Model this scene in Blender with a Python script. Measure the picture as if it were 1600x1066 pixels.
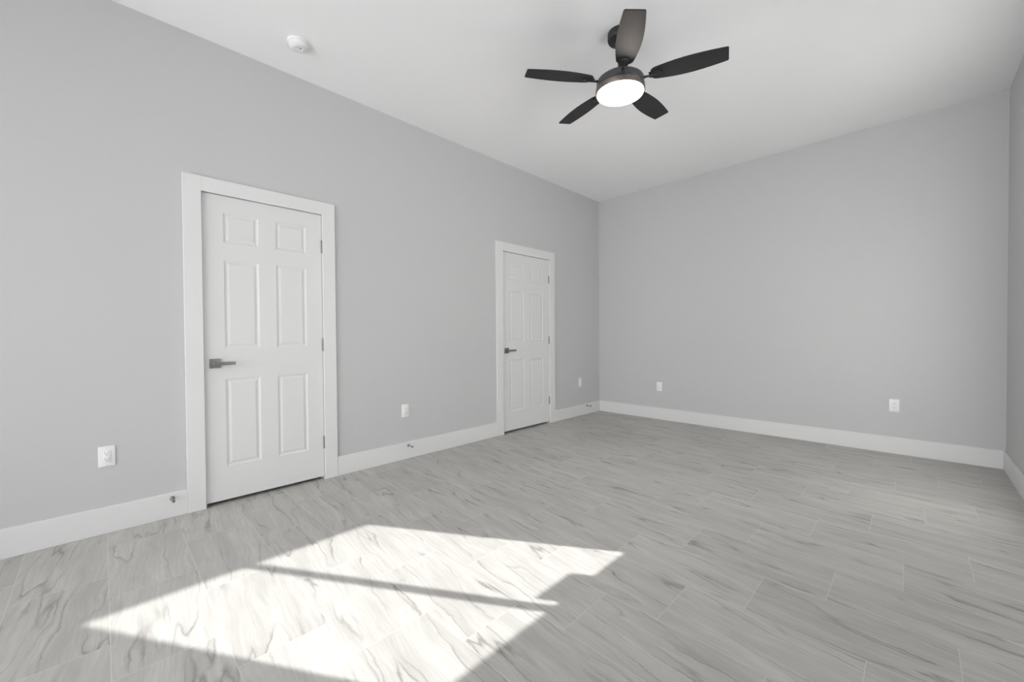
import bpy, bmesh, math
from mathutils import Vector, Matrix

for o in list(bpy.data.objects):
    bpy.data.objects.remove(o, do_unlink=True)
S = bpy.context.scene
C = S.collection

# ------------------------------------------------------------------ measures (metres)
# x = 0 left wall with the doors, y = D far wall, x = W right wall
D, W, H = 5.112, 3.801, 3.040
YB = -2.50                      # wall behind the camera
CAS, BASE_T, BASE_H = 0.018, 0.015, 0.152
D1, W1, CW1 = 0.4615, 0.749, 0.0945   # first door opening (start, width), casing width
D2, W2, CW2 = 3.151, 0.812, 0.0995
DOOR_H = 2.052

# ------------------------------------------------------------------ camera
cam_d = bpy.data.cameras.new('camera')
cam = bpy.data.objects.new('camera', cam_d)
C.objects.link(cam)
cam_d.sensor_width = 36
cam_d.lens = 633.997 * 36 / 1600
cam_d.clip_start = 0.02
pt, roll, yaw = -0.01409, -0.00698, 0.77984
F = Vector((-math.sin(yaw) * math.cos(pt), math.cos(yaw) * math.cos(pt), math.sin(pt)))
R = F.cross(Vector((0, 0, 1))).normalized()
U = R.cross(F)
R2 = math.cos(roll) * R + math.sin(roll) * U
U2 = -math.sin(roll) * R + math.cos(roll) * U
m = Matrix((R2, U2, -F)).transposed().to_4x4()
m.translation = Vector((3.2643, 0, 1.1104))
cam.matrix_world = m
S.camera = cam

# ------------------------------------------------------------------ world, sun, exposure
world = bpy.data.worlds.new('sky')
S.world = world
world.use_nodes = True
wn = world.node_tree.nodes['Background']
# even bright sky above, paler sunlit ground below the horizon
SKY, GROUND = 7.0, 6.4
_t = world.node_tree
_c = _t.nodes.new('ShaderNodeTexCoord')
_s = _t.nodes.new('ShaderNodeSeparateXYZ')
_m = _t.nodes.new('ShaderNodeMapRange')
_m.inputs['From Min'].default_value = -0.06
_m.inputs['From Max'].default_value = 0.06
_m.inputs['To Min'].default_value = GROUND
_m.inputs['To Max'].default_value = SKY
_t.links.new(_c.outputs['Generated'], _s.inputs[0])
_t.links.new(_s.outputs[2], _m.inputs['Value'])
_t.links.new(_m.outputs[0], wn.inputs['Strength'])
wn.inputs['Color'].default_value = (0.99, 0.98, 1.01, 1)

sd = bpy.data.lights.new('sun', 'SUN')
sun = bpy.data.objects.new('sun', sd)
C.objects.link(sun)
sd.energy = 11.0
sd.angle = math.radians(0.5)
sd.color = (1.0, 0.98, 0.985)
sun.rotation_euler = Vector((-1.0, -0.62, -0.70)).to_track_quat('-Z', 'Y').to_euler()
sun.location = (8, 5, 5)

S.view_settings.view_transform = 'Standard'
S.view_settings.look = 'None'
S.view_settings.exposure = 0.0
S.view_settings.gamma = 1.0
S.view_settings.use_curve_mapping = False


def portal(name, loc, direction, sx, sy):
    d = bpy.data.lights.new(name, 'AREA')
    d.shape = 'RECTANGLE'
    d.size, d.size_y = sx, sy
    d.cycles.is_portal = True
    o = bpy.data.objects.new(name, d)
    C.objects.link(o)
    o.location = loc
    o.rotation_euler = Vector(direction).to_track_quat('-Z', 'Z').to_euler()


# openings: right wall window (sun comes through it), unseen back wall glazing added for fill daylight
RWIN = (1.68, 2.96, 1.095, 2.11)     # y0,y1,z0,z1
SWIN = (3.10, 4.24, 0.35, 2.38)     # unseen shaded window added in the right wall to brighten the far end
BWIN = (0.20, 3.60, 0.05, 2.65)      # x0,x1,z0,z1
portal('window_portal', (W + 0.20, (RWIN[0] + RWIN[1]) / 2, (RWIN[2] + RWIN[3]) / 2), (-1, 0, 0),
       RWIN[1] - RWIN[0], RWIN[3] - RWIN[2])
portal('window_portal', ((BWIN[0] + BWIN[1]) / 2, YB - 0.20, (BWIN[2] + BWIN[3]) / 2), (0, 1, 0),
       BWIN[1] - BWIN[0], BWIN[3] - BWIN[2])


# ------------------------------------------------------------------ materials
def mat(name, col, rough=0.5, metal=0.0, spec=0.5):
    mt = bpy.data.materials.new(name)
    mt.use_nodes = True
    b = mt.node_tree.nodes['Principled BSDF']
    b.inputs['Base Color'].default_value = (*col, 1)
    b.inputs['Roughness'].default_value = rough
    b.inputs['Metallic'].default_value = metal
    b.inputs['Specular IOR Level'].default_value = spec
    return mt


class NT:
    def __init__(s, mt):
        s.t = mt.node_tree
        s.b = s.t.nodes['Principled BSDF']

    def n(s, kind, **kw):
        x = s.t.nodes.new(kind)
        for k, v in kw.items():
            setattr(x, k, v)
        return x

    def l(s, a, b):
        s.t.links.new(a, b)

    def math(s, op, a, b=None, clamp=False):
        x = s.n('ShaderNodeMath', operation=op)
        x.use_clamp = clamp
        for i, v in enumerate((a, b)):
            if v is None:
                continue
            if isinstance(v, (int, float)):
                x.inputs[i].default_value = v
            else:
                s.l(v, x.inputs[i])
        return x.outputs[0]

    def comb(s, x, y, z=0.0):
        c = s.n('ShaderNodeCombineXYZ')
        for i, v in enumerate((x, y, z)):
            if isinstance(v, (int, float)):
                c.inputs[i].default_value = v
            else:
                s.l(v, c.inputs[i])
        return c.outputs[0]

    def noise(s, vec, scale, detail=3, rough=0.5, dist=0.0):
        x = s.n('ShaderNodeTexNoise')
        x.inputs['Scale'].default_value = scale
        x.inputs['Detail'].default_value = detail
        x.inputs['Roughness'].default_value = rough
        x.inputs['Distortion'].default_value = dist
        s.l(vec, x.inputs['Vector'])
        return x.outputs['Fac']

    def ramp(s, fac, stops):
        x = s.n('ShaderNodeValToRGB')
        e = x.color_ramp.elements
        while len(e) < len(stops):
            e.new(0.5)
        for i, (p, c) in enumerate(stops):
            e[i].position = p
            e[i].color = (c, c, c, 1) if isinstance(c, (int, float)) else (*c, 1)
        s.l(fac, x.inputs[0])
        return x.outputs[0]

    def mix(s, fac, a, b, mode='MIX'):
        x = s.n('ShaderNodeMix', data_type='RGBA', blend_type=mode)
        if isinstance(fac, (int, float)):
            x.inputs[0].default_value = fac
        else:
            s.l(fac, x.inputs[0])
        for i, v in ((6, a), (7, b)):
            if isinstance(v, tuple):
                x.inputs[i].default_value = (*v, 1)
            else:
                s.l(v, x.inputs[i])
        return x.outputs[2]


def paint(name, col, rough=0.6, bump=0.02, scale=180.0):
    mt = mat(name, col, rough, spec=0.3)
    n = NT(mt)
    tc = n.n('ShaderNodeTexCoord').outputs['Object']
    f = n.noise(tc, scale, 2)
    bp = n.n('ShaderNodeBump')
    bp.inputs['Strength'].default_value = bump
    bp.inputs['Distance'].default_value = 0.002
    n.l(f, bp.inputs['Height'])
    n.l(bp.outputs[0], n.b.inputs['Normal'])
    return mt


M_wall = paint('grey_wall_paint', (0.550, 0.550, 0.554), 0.7)
M_ceil = paint('white_ceiling_paint', (0.90, 0.90, 0.905), 0.8, 0.03, 120)
M_trim = paint('white_trim_paint', (0.72, 0.72, 0.72), 0.45, 0.0)
M_door = paint('white_door_paint', (0.70, 0.70, 0.70), 0.45, 0.0)
M_plate = mat('white_plastic', (0.83, 0.83, 0.83), 0.35)
M_slot = mat('dark_slot', (0.16, 0.16, 0.16), 0.6)
M_nickel = mat('satin_nickel', (0.23, 0.23, 0.23), 0.42, 0.75)
M_screw = mat('painted_screw', (0.6, 0.6, 0.6), 0.4)
M_rubber = mat('grey_rubber', (0.16, 0.16, 0.16), 0.6)
M_frame = mat('white_window_frame', (0.80, 0.80, 0.80), 0.4)
M_bronze = mat('dark_bronze_metal', (0.035, 0.034, 0.036), 0.45, 0.35)
M_motor = mat('dark_grey_metal', (0.075, 0.077, 0.08), 0.35, 0.55)
M_ring = mat('brushed_light_ring', (0.18, 0.150, 0.130), 0.38, 0.5)

# blades: very dark charcoal wood with fine grain along the blade
M_blade = mat('charcoal_blade', (0.03, 0.03, 0.032), 0.6, spec=0.3)
n = NT(M_blade)
tc = n.n('ShaderNodeTexCoord').outputs['Object']
mp = n.n('ShaderNodeMapping')
mp.inputs['Scale'].default_value = (6, 120, 120)
n.l(tc, mp.inputs['Vector'])
f = n.noise(mp.outputs[0], 1.0, 4)
n.l(n.mix(f, (0.014, 0.014, 0.016), (0.034, 0.032, 0.033)), n.b.inputs['Base Color'])

# lit glass of the fan
M_lamp = bpy.data.materials.new('lit_frosted_glass')
M_lamp.use_nodes = True
b = M_lamp.node_tree.nodes['Principled BSDF']
b.inputs['Base Color'].default_value = (0.9, 0.88, 0.85, 1)
b.inputs['Roughness'].default_value = 0.4
b.inputs['Emission Color'].default_value = (1.0, 0.93, 0.84, 1)
b.inputs['Emission Strength'].default_value = 8.0

# clear window glass: mostly transparent with a weak mirror coat
M_glass = bpy.data.materials.new('window_glass')
M_glass.use_nodes = True
t = M_glass.node_tree
t.nodes.remove(t.nodes['Principled BSDF'])
tr = t.nodes.new('ShaderNodeBsdfTransparent')
tr.inputs[0].default_value = (0.97, 0.98, 0.97, 1)
gl = t.nodes.new('ShaderNodeBsdfGlossy')
gl.inputs['Roughness'].default_value = 0.02
fr = t.nodes.new('ShaderNodeFresnel')
fr.inputs[0].default_value = 1.35
mx = t.nodes.new('ShaderNodeMixShader')
t.links.new(fr.outputs[0], mx.inputs[0])
t.links.new(tr.outputs[0], mx.inputs[1])
t.links.new(gl.outputs[0], mx.inputs[2])
t.links.new(mx.outputs[0], t.nodes['Material Output'].inputs[0])


# thin white cloth of the added roller shade, passes diffuse fill daylight
M_shade = bpy.data.materials.new('added_shade_cloth')
M_shade.use_nodes = True
t = M_shade.node_tree
t.nodes.remove(t.nodes['Principled BSDF'])
ad = t.nodes.new('ShaderNodeMixShader')
ad.inputs[0].default_value = 0.80
d_ = t.nodes.new('ShaderNodeBsdfDiffuse')
d_.inputs[0].default_value = (0.9, 0.9, 0.89, 1)
tl = t.nodes.new('ShaderNodeBsdfTranslucent')
tl.inputs[0].default_value = (0.9, 0.9, 0.89, 1)
t.links.new(d_.outputs[0], ad.inputs[1])
t.links.new(tl.outputs[0], ad.inputs[2])
t.links.new(ad.outputs[0], t.nodes['Material Output'].inputs[0])


def floor_material():
    mt = mat('grey_veined_plank_tile', (0.36, 0.35, 0.33), 0.42, spec=0.35)
    n = NT(mt)
    tc = n.n('ShaderNodeTexCoord').outputs['Object']
    sp = n.n('ShaderNodeSeparateXYZ')
    n.l(tc, sp.inputs[0])
    X, Y = sp.outputs[0], sp.outputs[1]
    RP, TL, ST = 0.2995, 0.5965, 0.226
    v = n.math('DIVIDE', n.math('SUBTRACT', Y, 1.204), RP)
    row = n.math('FLOOR', v)
    fv = n.math('SUBTRACT', v, row)
    u = n.math('DIVIDE', n.math('SUBTRACT', n.math('SUBTRACT', X, 2.334), n.math('MULTIPLY', row, ST)), TL)
    colm = n.math('FLOOR', u)
    fu = n.math('SUBTRACT', u, colm)
    # distance to the tile edge in metres
    ev = n.math('MULTIPLY', n.math('MINIMUM', fv, n.math('SUBTRACT', 1.0, fv)), RP)
    eu = n.math('MULTIPLY', n.math('MINIMUM', fu, n.math('SUBTRACT', 1.0, fu)), TL)
    edge = n.math('MINIMUM', ev, eu)
    grout = n.ramp(n.math('MULTIPLY', edge, 100.0), [(0.08, 1.0), (0.18, 0.0)])
    wn_ = n.n('ShaderNodeTexWhiteNoise', noise_dimensions='2D')
    n.l(n.comb(row, colm), wn_.inputs['Vector'])
    rs = n.n('ShaderNodeSeparateColor')
    n.l(wn_.outputs['Color'], rs.inputs[0])
    r1, r2, r3 = rs.outputs[0], rs.outputs[1], rs.outputs[2]
    # half of the tiles are laid turned round, so the figure runs the other way
    flip = n.math('SUBTRACT', n.math('MULTIPLY', n.math('GREATER_THAN', r3, 0.5), 2.0), 1.0)
    tx = n.math('ADD', n.math('MULTIPLY', X, flip), n.math('MULTIPLY', r1, 37.0))
    ty = n.math('ADD', n.math('MULTIPLY', Y, flip), n.math('MULTIPLY', r2, 23.0))
    # figure leans a little across the tile
    ty2 = n.math('ADD', ty, n.math('MULTIPLY', tx, 0.10))
    # slow wander shared by all layers
    wob = n.noise(n.comb(n.math('MULTIPLY', tx, 3.2), n.math('MULTIPLY', ty2, 6.0)), 1.0, 2)
    tyw = n.math('ADD', ty2, n.math('MULTIPLY', n.math('SUBTRACT', wob, 0.5), 0.075))
    broad = n.noise(n.comb(n.math('MULTIPLY', tx, 1.6), n.math('MULTIPLY', tyw, 13.0)), 1.0, 3, 0.55)
    streak = n.noise(n.comb(n.math('MULTIPLY', tx, 4.0), n.math('MULTIPLY', tyw, 85.0)), 1.0, 5, 0.65)
    cloud = n.noise(n.comb(n.math('MULTIPLY', tx, 7.0), n.math('MULTIPLY', ty, 12.0)), 1.0, 5, 0.6)
    # veins: thin ridges where a warped noise crosses its middle value
    jit = n.noise(n.comb(n.math('MULTIPLY', tx, 22.0), n.math('MULTIPLY', ty, 30.0), 5.0), 1.0, 3, 0.6)
    tyj = n.math('ADD', tyw, n.math('MULTIPLY', n.math('SUBTRACT', jit, 0.5), 0.020))
    vn = n.noise(n.comb(n.math('MULTIPLY', tx, 1.0), n.math('MULTIPLY', tyj, 8.0), 3.0), 1.0, 2.2, 0.5, 0.1)
    ridge = n.math('ABSOLUTE', n.math('SUBTRACT', vn, 0.5))
    vein = n.ramp(ridge, [(0.0, 1.0), (0.005, 0.6), (0.016, 0.0)])
    gate = n.ramp(n.noise(n.comb(n.math('MULTIPLY', tx, 3.0), n.math('MULTIPLY', ty, 5.0), 9.0), 1.0, 2),
                  [(0.38, 0.0), (0.62, 1.0)])
    vein = n.math('MULTIPLY', vein, gate)
    # soft dark band on one side of the veins
    band = n.ramp(n.math('SUBTRACT', vn, 0.5), [(0.0, 1.0), (0.05, 0.0)])
    side = n.math('MULTIPLY', n.math('MULTIPLY', band, n.math('GREATER_THAN', vn, 0.5)), gate)
    light = (0.513, 0.502, 0.478)
    dark = (0.380, 0.369, 0.350)
    c = n.mix(n.ramp(broad, [(0.36, 0.0), (0.80, 1.0)]), light, dark)
    c = n.mix(n.math('MULTIPLY', n.ramp(streak, [(0.40, 0.0), (0.66, 1.0)]), 0.48), c, (0.332, 0.322, 0.302))
    c = n.mix(n.math('MULTIPLY', n.ramp(cloud, [(0.45, 0.0), (0.75, 1.0)]), 0.30), c, (0.352, 0.341, 0.321))
    c = n.mix(n.math('MULTIPLY', side, 0.50), c, (0.285, 0.274, 0.259))
    c = n.mix(n.math('MULTIPLY', vein, 0.80), c, (0.191, 0.183, 0.171))
    tone = n.math('ADD', 0.95, n.math('MULTIPLY', r1, 0.10))
    c = n.mix(1.0, c, n.comb(tone, tone, tone), 'MULTIPLY')
    c = n.mix(n.math('MULTIPLY', grout, 0.72), c, (0.589, 0.578, 0.558))
    n.l(c, n.b.inputs['Base Color'])
    bp = n.n('ShaderNodeBump')
    bp.inputs['Strength'].default_value = 0.25
    bp.inputs['Distance'].default_value = 0.001
    n.l(n.math('SUBTRACT', n.math('MULTIPLY', streak, 0.3), grout), bp.inputs['Height'])
    n.l(bp.outputs[0], n.b.inputs['Normal'])
    return mt


M_floor = floor_material()


# ------------------------------------------------------------------ mesh helpers
def link(name, bm, material, parent=None, smooth=False):
    bmesh.ops.recalc_face_normals(bm, faces=bm.faces)
    me = bpy.data.meshes.new(name)
    bm.to_mesh(me)
    bm.free()
    me.materials.append(material)
    if smooth:
        for p in me.polygons:
            p.use_smooth = True
        me.set_sharp_from_angle(angle=math.radians(35))
    o = bpy.data.objects.new(name, me)
    C.objects.link(o)
    if parent:
        o.parent = parent
    return o


def empty(name, loc, rotz=0.0, parent=None):
    o = bpy.data.objects.new(name, None)
    o.empty_display_size = 0.1
    C.objects.link(o)
    o.location = loc
    o.rotation_euler = (0, 0, rotz)
    if parent:
        o.parent = parent
    return o


def structure(o):
    o['kind'] = 'structure'
    return o


def tag(o, label, cat, group=None):
    o['label'] = label
    o['category'] = cat
    if group:
        o['group'] = group
    return o


def box(bm, x0, x1, y0, y1, z0, z1, bevel=0.0, seg=2):
    r = bmesh.ops.create_cube(bm, size=1.0)
    vs = r['verts']
    for v in vs:
        v.co = Vector((x0 + (v.co.x + .5) * (x1 - x0), y0 + (v.co.y + .5) * (y1 - y0), z0 + (v.co.z + .5) * (z1 - z0)))
    if bevel:
        es = list({e for v in vs for e in v.link_edges})
        bmesh.ops.bevel(bm, geom=es, offset=bevel, segments=seg, affect='EDGES', profile=0.5)


def lathe(bm, prof, seg=48, axis='Z', origin=(0, 0, 0)):
    """profile = list of (radius, height); closed at radius 0"""
    rings = []
    o = Vector(origin)

    def P(r, h, a):
        c, s_ = r * math.cos(a), r * math.sin(a)
        if axis == 'Z':
            return o + Vector((c, s_, h))
        if axis == 'X':
            return o + Vector((h, c, s_))
        return o + Vector((c, h, s_))
    for r, h in prof:
        if r < 1e-6:
            rings.append([bm.verts.new(P(0, h, 0))])
        else:
            rings.append([bm.verts.new(P(r, h, 2 * math.pi * k / seg)) for k in range(seg)])
    for a, b_ in zip(rings, rings[1:]):
        for k in range(seg):
            k2 = (k + 1) % seg
            if len(a) == 1 and len(b_) == 1:
                continue
            if len(a) == 1:
                bm.faces.new((a[0], b_[k], b_[k2]))
            elif len(b_) == 1:
                bm.faces.new((a[k], b_[0], a[k2]))
            else:
                bm.faces.new((a[k], b_[k], b_[k2], a[k2]))


def wall_mesh(u0, u1, z0, z1, t, openings, place):
    """slab with rectangular holes; place(u, w, z) -> xyz, w in 0 (room face) .. t (outside)"""
    bm = bmesh.new()
    us = sorted({u0, u1, *[v for o in openings for v in o[:2]]})
    zs = sorted({z0, z1, *[v for o in openings for v in o[2:]]})
    cache = {}

    def V(u, w, z):
        k = (round(u, 5), round(w, 5), round(z, 5))
        if k not in cache:
            cache[k] = bm.verts.new(place(u, w, z))
        return cache[k]

    def solid(i, j):
        if i < 0 or j < 0 or i >= len(us) - 1 or j >= len(zs) - 1:
            return False
        cu, cz = (us[i] + us[i + 1]) / 2, (zs[j] + zs[j + 1]) / 2
        return not any(a < cu < b_ and c < cz < d for a, b_, c, d in openings)
    for i in range(len(us) - 1):
        for j in range(len(zs) - 1):
            if not solid(i, j):
                continue
            a, b_, c, d = us[i], us[i + 1], zs[j], zs[j + 1]
            for w in (0, t):
                bm.faces.new((V(a, w, c), V(b_, w, c), V(b_, w, d), V(a, w, d)))
            if not solid(i - 1, j):
                bm.faces.new((V(a, 0, c), V(a, t, c), V(a, t, d), V(a, 0, d)))
            if not solid(i + 1, j):
                bm.faces.new((V(b_, 0, c), V(b_, t, c), V(b_, t, d), V(b_, 0, d)))
            if not solid(i, j - 1):
                bm.faces.new((V(a, 0, c), V(b_, 0, c), V(b_, t, c), V(a, t, c)))
            if not solid(i, j + 1):
                bm.faces.new((V(a, 0, d), V(b_, 0, d), V(b_, t, d), V(a, t, d)))
    return bm


# ------------------------------------------------------------------ room shell
TH = 0.12
bm = bmesh.new()
box(bm, -0.90, W + TH + 0.05, 0.0, D + TH, -0.10, 0.0)
box(bm, -TH, W + TH + 0.05, YB - 0.17, 0.0, -0.10, 0.0)
structure(link('floor', bm, M_floor))
bm = bmesh.new()
box(bm, -0.90, W + TH + 0.05, 0.0, D + TH, H, H + 0.10)
box(bm, -TH, W + TH + 0.05, YB - 0.17, 0.0, H, H + 0.10)
structure(link('ceiling', bm, M_ceil))

JT = 0.019   # jamb thickness
doors = [(D1, W1), (D2, W2)]
structure(link('wall_left', wall_mesh(YB, D, 0, H, TH,
          [(a - JT, a + w + JT, 0, DOOR_H + JT) for a, w in doors], lambda u, w, z: (-w, u, z)), M_wall))
structure(link('wall_far', wall_mesh(-TH, W + TH, 0, H, TH, [], lambda u, w, z: (u, D + w, z)), M_wall))
structure(link('wall_right', wall_mesh(YB, D, 0, H, 0.17, [RWIN, SWIN], lambda u, w, z: (W + w, u, z)), M_wall))
structure(link('wall_back', wall_mesh(-TH, W + 0.17, 0, H, 0.17, [BWIN], lambda u, w, z: (u, YB - w, z)), M_wall))
# closets behind the two doors: a plain shell so the gap under each door stays dark
bm = bmesh.new()
for a, w in doors:
    y0, y1 = a - 0.25, a + w + 0.25
    box(bm, -0.86, -0.80, y0, y1, 0, H)
    box(bm, -0.80, -TH, y0, y0 + 0.05, 0, H)
    box(bm, -0.80, -TH, y1 - 0.05, y1, 0, H)
structure(link('wall_closet', bm, M_wall))


def baseboard(name, x0, x1, y0, y1):
    bm = bmesh.new()
    box(bm, x0, x1, y0, y1, 0, BASE_H, 0.0025, 2)
    structure(link(name, bm, M_trim))


baseboard('baseboard_left', 0, BASE_T, YB, D1 - CW1)
baseboard('baseboard_left', 0, BASE_T, D1 + W1 + CW1, D2 - CW2)
baseboard('baseboard_left', 0, BASE_T, D2 + W2 + CW2, D - BASE_T)
baseboard('baseboard_far', 0, W, D - BASE_T, D)
baseboard('baseboard_right', W - BASE_T, W, YB, D - BASE_T)
baseboard('baseboard_back', BASE_T, BWIN[0] - 0.08, YB, YB + BASE_T)
baseboard('baseboard_back', BWIN[1] + 0.08, W - BASE_T, YB, YB + BASE_T)


# ------------------------------------------------------------------ doors
def door_slab(y0, y1, z0, z1, xf, cols, rows):
    """six raised panels moulded into the room face at x = xf"""
    bm = bmesh.new()
    panels = [(c[0], c[1], r[0], r[1]) for c in cols for r in rows]
    ys = sorted({y0, y1, *[v for c in cols for v in c]})
    zs = sorted({z0, z1, *[v for r in rows for v in r]})
    cache = {}

    def V(x, y, z):
        k = (round(x, 5), round(y, 5), round(z, 5))
        if k not in cache:
            cache[k] = bm.verts.new((x, y, z))
        return cache[k]
    for i in range(len(ys) - 1):
        for j in range(len(zs) - 1):
            a, b_, c, d = ys[i], ys[i + 1], zs[j], zs[j + 1]
            if (a, b_, c, d) in panels:
                continue
            bm.faces.new((V(xf, a, c), V(xf, b_, c), V(xf, b_, d), V(xf, a, d)))
    # moulding profile: (inset, depth)
    prof = [(0, 0), (0.004, -0.0020), (0.009, -0.0044), (0.014, -0.0054), (0.018, -0.0052), (0.024, -0.0034), (0.030, -0.0018), (0.032, -0.0014)]
    for a, b_, c, d in panels:
        prev = None
        for ins, dep in prof:
            q = [V(xf + dep, a + ins, c + ins), V(xf + dep, b_ - ins, c + ins), V(xf + dep, b_ - ins, d - ins), V(xf + dep, a + ins, d - ins)]
            if prev:
                for k in range(4):
                    bm.faces.new((prev[k], prev[(k + 1) % 4], q[(k + 1) % 4], q[k]))
            prev = q
        bm.faces.new(prev)
    # sides and back
    xb = xf - 0.035
    b0 = [V(xb, y0, z0), V(xb, y1, z0), V(xb, y1, z1), V(xb, y0, z1)]
    bm.faces.new(b0)
    zr = [V(xf, y0, z) for z in zs]
    bm.faces.new([b0[0]] + zr + [b0[3]])
    zr = [V(xf, y1, z) for z in zs]
    bm.faces.new([b0[1]] + zr + [b0[2]])
    yr = [V(xf, y, z0) for y in ys]
    bm.faces.new([b0[0]] + yr + [b0[1]])
    yr = [V(xf, y, z1) for y in ys]
    bm.faces.new([b0[3]] + yr + [b0[2]])
    return bm


def make_door(name, d, w, cw):
    root = structure(empty(name, (0, d + w / 2, 0)))
    oy = -(d + w / 2)

    def shifted(nm, bm, m_, parent=root, smooth=False):
        bmesh.ops.translate(bm, verts=bm.verts, vec=(0, oy, 0))
        return link(nm, bm, m_, parent, smooth)
    # casing: two legs and a head board, flat stock
    bm = bmesh.new()
    top = DOOR_H + cw
    box(bm, 0, CAS, d - cw, d + 0.0, 0, top, 0.0015, 1)
    box(bm, 0, CAS, d + w, d + w + cw, 0, top, 0.0015, 1)
    box(bm, 0, CAS, d - 0.001, d + w + 0.001, DOOR_H, top, 0.0015, 1)
    shifted('casing', bm, M_trim)
    bm = bmesh.new()
    J = 0.0005
    box(bm, -TH, -0.0005, d - JT + J, d - 0.0005, 0, DOOR_H + JT - J)
    box(bm, -TH, -0.0005, d + w + 0.0005, d + w + JT - J, 0, DOOR_H + JT - J)
    box(bm, -TH, -0.0005, d, d + w, DOOR_H + 0.0005, DOOR_H + JT - J)
    # stops the slab closes against
    box(bm, -0.055, -0.041, d, d + 0.012, 0, DOOR_H)
    box(bm, -0.055, -0.041, d + w - 0.012, d + w, 0, DOOR_H)
    box(bm, -0.055, -0.041, d + 0.012, d + w - 0.012, DOOR_H - 0.012, DOOR_H)
    shifted('jamb', bm, M_trim)
    g = 0.0032
    y0, y1 = d + g, d + w - g * 0.8
    st, ml = 0.1135, 0.108
    pw = (y1 - y0 - 2 * st - ml) / 2
    cols = [(y0 + st, y0 + st + pw), (y1 - st - pw, y1 - st)]
    rows = [(0.245, 0.833), (1.036, 1.628), (1.740, 1.939)]
    slab = shifted('door_panel', door_slab(y0, y1, 0.024, DOOR_H - 0.003, 0.000, cols, rows), M_door)
    # hinges on the far side
    for hz in (0.288, 1.046, 1.806):
        bm = bmesh.new()
        hy = d + w - 0.002
        for k in range(5):
            z0 = hz - 0.046 + k * 0.0186
            lathe(bm, [(0, z0), (0.0068, z0), (0.0068, z0 + 0.0172), (0, z0 + 0.0172)], 16, 'Z', (0.0050, hy, 0))
        lathe(bm, [(0, hz - 0.050), (0.005, hz - 0.049), (0.0055, hz - 0.046), (0, hz - 0.046)], 16, 'Z', (0.0050, hy, 0))
        lathe(bm, [(0, hz + 0.046), (0.0055, hz + 0.046), (0.005, hz + 0.049), (0, hz + 0.050)], 16, 'Z', (0.0050, hy, 0))
        box(bm, -0.028, 0.0040, hy - 0.0016, hy + 0.0012, hz - 0.045, hz + 0.045)
        h_ = shifted('hinge', bm, M_nickel, smooth=True)
        h_['label'] = 'dark satin metal door hinge'
    # lever handle on the near side
    hy, hz = y0 + 0.0575, 0.938
    bm = bmesh.new()
    box(bm, 0.0, 0.009, hy - 0.031, hy + 0.031, hz - 0.0305, hz + 0.0305, 0.0012)
    handle = shifted('door_handle', bm, M_nickel, root, True)
    handle['label'] = 'satin metal lever handle on a square rose'
    bm = bmesh.new()
    lathe(bm, [(0.0135, 0.0088), (0.0135, 0.012), (0.0105, 0.014), (0.0105, 0.050), (0.0, 0.050)], 24, 'X', (0, hy, hz))
    shifted('spindle', bm, M_nickel, handle, True)
    bm = bmesh.new()
    box(bm, 0.042, 0.055, hy - 0.012, hy + 0.105, hz - 0.0105, hz + 0.0105, 0.0015)
    shifted('lever', bm, M_nickel, handle, True)
    bm = bmesh.new()
    box(bm, -0.030, 0.0006, d + 0.0002, d + 0.0020, hz - 0.028, hz + 0.028)
    shifted('strike_plate', bm, M_nickel)
    return root


make_door('door_1', D1, W1, CW1)
make_door('door_2', D2, W2, CW2)


# ------------------------------------------------------------------ windows
def make_window(name, origin, rotz, uw, z0, z1, depth, sash_gap, sill_block=None):
    """local x runs along the wall (0..uw), y points outdoors, z up; sliding window of two sashes"""
    root = structure(empty(name, origin, rotz))
    fw = 0.042
    bm = bmesh.new()
    y0, y1 = depth, depth + 0.055
    box(bm, 0.001, fw, y0, y1, z0 + .001, z1 - .001, 0.003)
    box(bm, uw - fw, uw - 0.001, y0, y1, z0 + .001, z1 - .001, 0.003)
    box(bm, fw - .001, uw - fw + .001, y0, y1, z0 + .001, z0 + fw, 0.003)
    box(bm, fw - .001, uw - fw + .001, y0, y1, z1 - fw, z1 - .001, 0.003)
    link('window_frame', bm, M_frame, root)
    a, b_ = sash_gap
    bm = bmesh.new()
    box(bm, a, b_, y0 + 0.012, y0 + 0.045, z0 + fw, z1 - fw, 0.003)
    link('meeting_stile', bm, M_frame, root)
    for (p, q, yy) in ((fw - .01, a + .006, y0 + 0.018), (b_ - .006, uw - fw + .01, y0 + 0.034)):
        bm = bmesh.new()
        box(bm, p, q, yy, yy + 0.004, z0 + fw - .008, z1 - fw + .008)
        link('pane', bm, M_glass, root)
    if sill_block:
        bm = bmesh.new()
        box(bm, sill_block[0], sill_block[1], y0 + 0.002, y0 + 0.016, z0 + fw - .002, z0 + fw + sill_block[2], 0.003)
        link('notch_block', bm, M_frame, root)  # unseen block added on the sill to cut the notch in the sun patch
    return root


# right wall: local x along -y world, local y outdoors = +x world
# (rotation -90 deg: local x -> -y, local y -> +x)
uw = RWIN[1] - RWIN[0]
make_window('window_1', (W, RWIN[1], 0), -math.pi / 2, uw, RWIN[2], RWIN[3], 0.085,
            (RWIN[1] - 2.330, RWIN[1] - 2.288), (RWIN[1] - 2.61, RWIN[1] - 2.36, 0.094))  # last tuple: added block that shapes the sun patch notch
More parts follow.
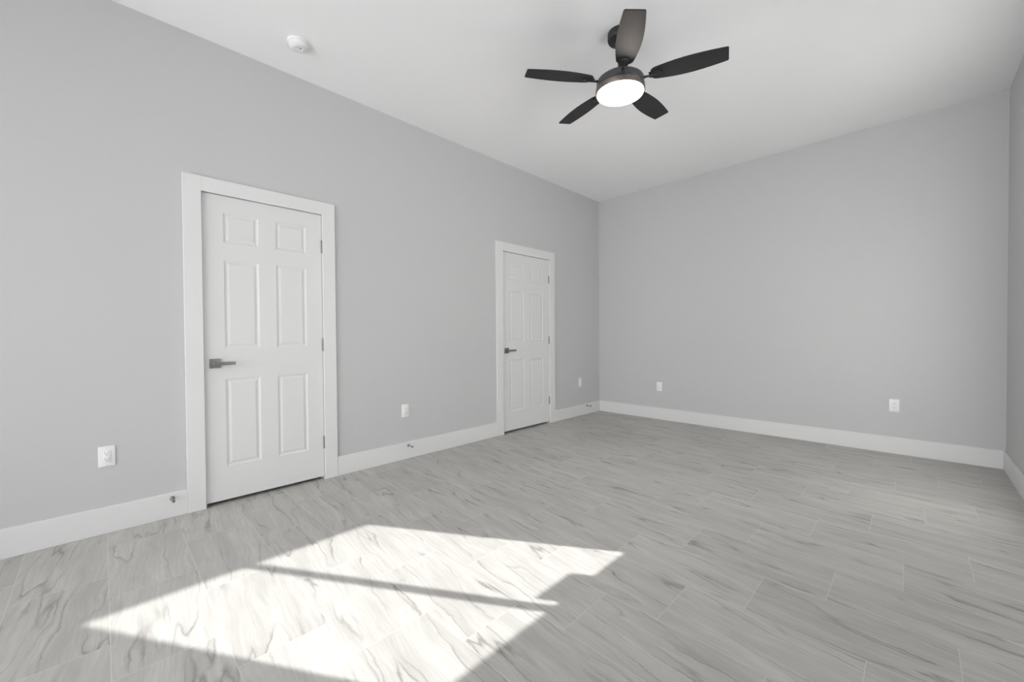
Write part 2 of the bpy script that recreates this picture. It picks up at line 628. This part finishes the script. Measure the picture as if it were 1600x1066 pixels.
# glazing added behind the camera for fill daylight: local x along -x, local y outdoors = -y world
uw = BWIN[1] - BWIN[0]
make_window('fill_window_2', (BWIN[1], YB, 0), math.pi, uw, BWIN[2], BWIN[3], 0.085, (uw / 2 - 0.03, uw / 2 + 0.03))
uw = SWIN[1] - SWIN[0]
w3 = make_window('fill_window_3', (W, SWIN[1], 0), -math.pi / 2, uw, SWIN[2], SWIN[3], 0.085, (uw / 2 - 0.02, uw / 2 + 0.02))  # out of view, added as a diffuse daylight source for the far right
# closed white roller shade in that added window, spreads daylight as fill
bm = bmesh.new()
box(bm, 0.012, uw - 0.012, 0.040, 0.0408, SWIN[2] + 0.012, SWIN[3] - 0.03)
link('added_roller_shade', bm, M_shade, w3)
bm = bmesh.new()
lathe(bm, [(0, 0.006), (0.020, 0.006), (0.020, uw - 0.006), (0, uw - 0.006)], 24, 'X', (0, 0.040, SWIN[3] - 0.024))
link('added_shade_roller', bm, M_frame, w3, True)
# painted sill board under the right window
bm = bmesh.new()
box(bm, W - 0.005, W + 0.084, RWIN[0] + 0.001, RWIN[1] - 0.001, RWIN[2] - 0.0, RWIN[2] + 0.008, 0.002)
structure(link('trim_1', bm, M_trim))


# ------------------------------------------------------------------ electrical outlets
def make_outlet(loc, rotz):
    """local +x points into the room, y across, z up; origin at the plate centre on the wall"""
    root = empty('electrical_outlet', loc, rotz)
    bm = bmesh.new()
    box(bm, 0.0, 0.0055, -0.0352, 0.0352, -0.0575, 0.0575, 0.0022, 3)
    link('wall_plate', bm, M_plate, root, True)
    bm = bmesh.new()
    box(bm, 0.0045, 0.0085, -0.0165, 0.0165, -0.0335, 0.0335, 0.0012, 2)
    rc = link('receptacle', bm, M_plate, root, True)
    bm = bmesh.new()
    for zc in (-0.0175, 0.0175):
        box(bm, 0.0080, 0.0088, -0.0078, -0.0056, zc - 0.001, zc + 0.0075)
        box(bm, 0.0080, 0.0088, 0.0056, 0.0078, zc - 0.0002, zc + 0.0067)
        lathe(bm, [(0, 0.0080), (0.0027, 0.0080), (0.0027, 0.0088), (0, 0.0088)], 12, 'X', (0, 0, zc - 0.0075))
    s_ = link('contact_slots', bm, M_slot, rc)
    s_['label'] = 'dark contact slots of the two sockets'
    for zc in (-0.048, 0.048):
        bm = bmesh.new()
        lathe(bm, [(0.0028, 0.0050), (0.0028, 0.0060), (0.0018, 0.0065), (0, 0.0065)], 14, 'X', (0, 0, zc))
        link('screw', bm, M_screw, root, True)
    return root


def copy_tree(o, parent=None):
    c = o.copy()
    C.objects.link(c)
    c.parent = parent
    for ch in list(o.children):
        copy_tree(ch, c)
    return c


out0 = make_outlet((0, 0.0105, 0.4375), 0)
specs = [((0, 0.0105, 0.4375), 0, 'white outlet low on the left wall, near side of the closer door'),
         ((0, 1.919, 0.4355), 0, 'white outlet on the left wall between the two doors'),
         ((0, 4.630, 0.4550), 0, 'white outlet between the farther door and the far corner'),
         ((0.9115, D, 0.4280), -math.pi / 2, 'white outlet on the far wall next to the left corner'),
         ((3.1440, D, 0.4410), -math.pi / 2, 'white outlet on the far wall near the right corner')]
for i, (loc, rz, lab) in enumerate(specs):
    o = out0 if i == 0 else copy_tree(out0)
    o.location = loc
    o.rotation_euler = (0, 0, rz)
    tag(o, lab, 'outlet', 'white wall outlets above the baseboards')


# ------------------------------------------------------------------ baseboard door stops
def make_stop(loc):
    root = empty('door_stop', loc)
    bm = bmesh.new()
    lathe(bm, [(0, 0), (0.0125, 0), (0.0125, 0.003), (0.009, 0.006), (0.0055, 0.008), (0, 0.008)], 24, 'X')
    link('base', bm, M_nickel, root, True)
    bm = bmesh.new()
    prof = [(0.0, 0.006)]
    for k in range(22):
        h = 0.008 + k * 0.0025
        prof += [(0.0036, h), (0.0046, h + 0.00125)]
    prof += [(0.0036, 0.063), (0.0, 0.063)]
    lathe(bm, prof, 16, 'X')
    link('rod', bm, M_nickel, root, True)
    bm = bmesh.new()
    lathe(bm, [(0, 0.061), (0.0080, 0.061), (0.0085, 0.066), (0.0080, 0.073), (0.005, 0.0755), (0, 0.076)], 20, 'X')
    link('tip', bm, M_rubber, root, True)
    return root


st0 = make_stop((BASE_T, 0.292, 0.119))
for i, (y, z, lab) in enumerate([(0.292, 0.119, 'grey door stop on the baseboard left of the closer door'),
                                 (1.940, 0.119, 'grey door stop on the baseboard between the two doors'),
                                 (4.768, 0.119, 'grey door stop on the baseboard right beside the far corner')]):
    o = st0 if i == 0 else copy_tree(st0)
    o.location = (BASE_T, y, z)
    tag(o, lab, 'door stop', 'metal door stops screwed to the left baseboard')

# ------------------------------------------------------------------ smoke detector
root = tag(empty('smoke_detector', (0.388, 0.935, H)), 'round white smoke detector on the ceiling near the left wall', 'smoke detector')
bm = bmesh.new()
lathe(bm, [(0, 0), (0.064, 0), (0.064, -0.010), (0.060, -0.014), (0, -0.014)], 56)
link('mounting_base', bm, M_plate, root, True)
bm = bmesh.new()
lathe(bm, [(0.056, -0.013), (0.058, -0.018), (0.056, -0.028), (0.047, -0.036), (0.030, -0.040), (0.029, -0.0385), (0.0, -0.0385)], 56)
link('cover', bm, M_plate, root, True)
bm = bmesh.new()
lathe(bm, [(0, -0.0380), (0.016, -0.0380), (0.016, -0.0405), (0.014, -0.0420), (0, -0.0425)], 32, 'Z', (0.012, -0.020, 0))
link('test_button', bm, M_plate, root, True)
bm = bmesh.new()
box(bm, 0.004, 0.018, 0.008, 0.014, -0.0400, -0.0382)
link('status_light', bm, M_slot, root)['label'] = 'small dark status light'

# ------------------------------------------------------------------ ceiling fan
FX, FY, FZ = 1.921, 2.362, 2.7351       # axis and height of the blades
fan = tag(empty('ceiling_fan', (FX, FY, H)), 'dark five-blade ceiling fan with a lit round glass lamp, hanging from the white ceiling', 'ceiling fan')
zb = FZ - H
bm = bmesh.new()
lathe(bm, [(0, 0), (0.076, 0), (0.078, -0.004), (0.078, -0.040), (0.074, -0.050), (0.060, -0.055), (0.030, -0.058), (0, -0.058)], 56)
link('canopy', bm, M_bronze, fan, True)
bm = bmesh.new()
lathe(bm, [(0, -0.055), (0.034, -0.055), (0.034, -0.066), (0.026, -0.074), (0.0135, -0.076), (0.0135, zb + 0.085),
           (0.024, zb + 0.080), (0.024, zb + 0.055), (0, zb + 0.055)], 32)
link('downrod', bm, M_bronze, fan, True)
bm = bmesh.new()
lathe(bm, [(0, zb + 0.0460), (0.050, zb + 0.0460), (0.090, zb + 0.0400), (0.125, zb + 0.0240), (0.144, zb + 0.0100),
           (0.149, zb + 0.0000), (0.149, zb - 0.0320), (0.144, zb - 0.0370), (0.0, zb - 0.0370)], 72)
link('motor_housing', bm, M_motor, fan, True)
bm = bmesh.new()
lathe(bm, [(0.120, zb - 0.0375), (0.150, zb - 0.0375), (0.154, zb - 0.0410), (0.155, zb - 0.0680), (0.1525, zb - 0.0720), (0.148, zb - 0.0720), (0.146, zb - 0.0660), (0.120, zb - 0.0620)], 72)
rg = link('light_ring', bm, M_ring, fan, True)
bm = bmesh.new()
lathe(bm, [(0.144, zb - 0.0640), (0.145, zb - 0.0740), (0.142, zb - 0.0810), (0.120, zb - 0.0895), (0.080, zb - 0.0940), (0, zb - 0.0955)], 72)
lg = link('lamp_glass', bm, M_lamp, fan, True)
lg['label'] = 'glowing white frosted glass disc'

ld = bpy.data.lights.new('fan_bulb', 'POINT')
lo = bpy.data.objects.new('fan_bulb', ld)
C.objects.link(lo)
lo.location = (FX - 0.008, FY + 0.010, FZ - 0.14)
ld.energy = 7
ld.shadow_soft_size = 0.035
ld.color = (1.0, 0.90, 0.80)

PITCH = -0.150
R0, R1 = 0.190, 0.621


def blade_mesh():
    bm = bmesh.new()
    # half widths of the two edges along the radius
    def wl(t_, bulge, root_, tip):
        return root_ + (tip - root_) * t_ + bulge * math.sin(math.pi * t_ ** 0.92)
    pts = []
    N = 24
    up, dn = [], []
    for k in range(N + 1):
        t_ = k / N
        x = R0 + (R1 - R0) * t_
        # rounded corners at the root end, small ones at the tip
        s_ = 1.0
        a = (x - R0) / 0.022
        if a < 1:
            s_ -= 0.30 * (1 - math.sqrt(max(0, 1 - (1 - a) ** 2)))
        b2 = (R1 - x) / 0.008
        up.append((x, wl(t_, 0.024, 0.045, 0.053) * s_))
        dn.append((x, -wl(t_, 0.019, 0.045, 0.055) * s_))
    up.insert(1, (R0 + 0.004, up[0][1] + 0.006))
    up.insert(2, (R0 + 0.010, up[0][1] + 0.010))
    dn.insert(1, (R0 + 0.004, dn[0][1] - 0.006))
    dn.insert(2, (R0 + 0.010, dn[0][1] - 0.010))
    up[-1] = (R1 - 0.006, up[-1][1])
    dn[-1] = (R1 - 0.010, dn[-1][1])
    up.append((R1 - 0.001, up[-1][1] - 0.005))
    dn.append((R1 - 0.004, dn[-1][1] + 0.005))
    th = 0.0055
    top = [[bm.verts.new((x, y, th / 2)) for x, y in e] for e in (up, dn)]
    bot = [[bm.verts.new((x, y, -th / 2)) for x, y in e] for e in (up, dn)]
    n_ = len(up)
    for k in range(n_ - 1):
        bm.faces.new((top[0][k], top[0][k + 1], top[1][k + 1], top[1][k]))
        bm.faces.new((bot[0][k], bot[1][k], bot[1][k + 1], bot[0][k + 1]))
        bm.faces.new((top[0][k], bot[0][k], bot[0][k + 1], top[0][k + 1]))
        bm.faces.new((top[1][k], top[1][k + 1], bot[1][k + 1], bot[1][k]))
    bm.faces.new((top[0][0], top[1][0], bot[1][0], bot[0][0]))
    bm.faces.new((top[0][-1], bot[0][-1], bot[1][-1], top[1][-1]))
    bmesh.ops.remove_doubles(bm, verts=bm.verts, dist=0.0004)
    es = [e for e in bm.edges if len(e.link_faces) == 2 and e.calc_face_angle(0) > 1.0]
    bmesh.ops.bevel(bm, geom=es, offset=0.0014, segments=2, affect='EDGES')
    return bm


def plate_mesh():
    """five-sided mounting plate lying under the root of the blade, and its rib"""
    bm = bmesh.new()
    out = [(R0 - 0.012, -0.024), (R0 + 0.050, -0.030), (R0 + 0.068, 0.0), (R0 + 0.050, 0.030), (R0 - 0.012, 0.024)]
    z0, z1 = -0.0078, -0.0028
    a = [bm.verts.new((x, y, z0)) for x, y in out]
    b_ = [bm.verts.new((x, y, z1)) for x, y in out]
    bm.faces.new(a)
    bm.faces.new(b_)
    for k in range(5):
        k2 = (k + 1) % 5
        bm.faces.new((a[k], a[k2], b_[k2], b_[k]))
    bmesh.ops.recalc_face_normals(bm, faces=bm.faces)
    bmesh.ops.bevel(bm, geom=list(bm.edges), offset=0.0012, segments=2, affect='EDGES')
    # rib under the plate, running in to the motor
    secs = [(0.140, 0.0095, -0.008), (R0 - 0.02, 0.0075, -0.0105), (R0 + 0.012, 0.0065, -0.0115), (R0 + 0.042, 0.0035, -0.0085)]
    prev = None
    for x, r, z in secs:
        ring = [bm.verts.new((x, r * math.cos(t_), z + r * 0.8 * math.sin(t_))) for t_ in [2 * math.pi * q / 12 for q in range(12)]]
        if prev:
            for q in range(12):
                bm.faces.new((prev[q], prev[(q + 1) % 12], ring[(q + 1) % 12], ring[q]))
        else:
            bm.faces.new(ring)
        prev = ring
    bm.faces.new(prev)
    return bm


blade0 = link('blade', blade_mesh(), M_blade, fan, True)
arm0 = link('blade_arm', plate_mesh(), M_bronze, blade0, True)
PHI = 5.3497
for k in range(5):
    if k == 0:
        bl = blade0
    else:
        bl = blade0.copy()
        C.objects.link(bl)
        bl.parent = fan
        ar = arm0.copy()
        C.objects.link(ar)
        ar.parent = bl
    bl.location = (0, 0, zb)
    ang = PHI + k * 2 * math.pi / 5
    bl.rotation_mode = 'QUATERNION'
    bl.rotation_quaternion = (Matrix.Rotation(ang, 3, 'Z') @ Matrix.Rotation(PITCH, 3, 'X')).to_quaternion()

# the fan hangs a little off plumb from its ball joint
ball = Vector((0, 0, -0.060))
T_ = Matrix.Translation(ball) @ Matrix.Rotation(0.030, 4, 'X') @ Matrix.Rotation(0.0237, 4, 'Y') @ Matrix.Translation(-ball)
for ch in fan.children:
    if ch.name != 'canopy':
        mb = Matrix.LocRotScale(ch.location, ch.rotation_quaternion if ch.rotation_mode == 'QUATERNION' else ch.rotation_euler, ch.scale)
        ch.matrix_basis = T_ @ mb
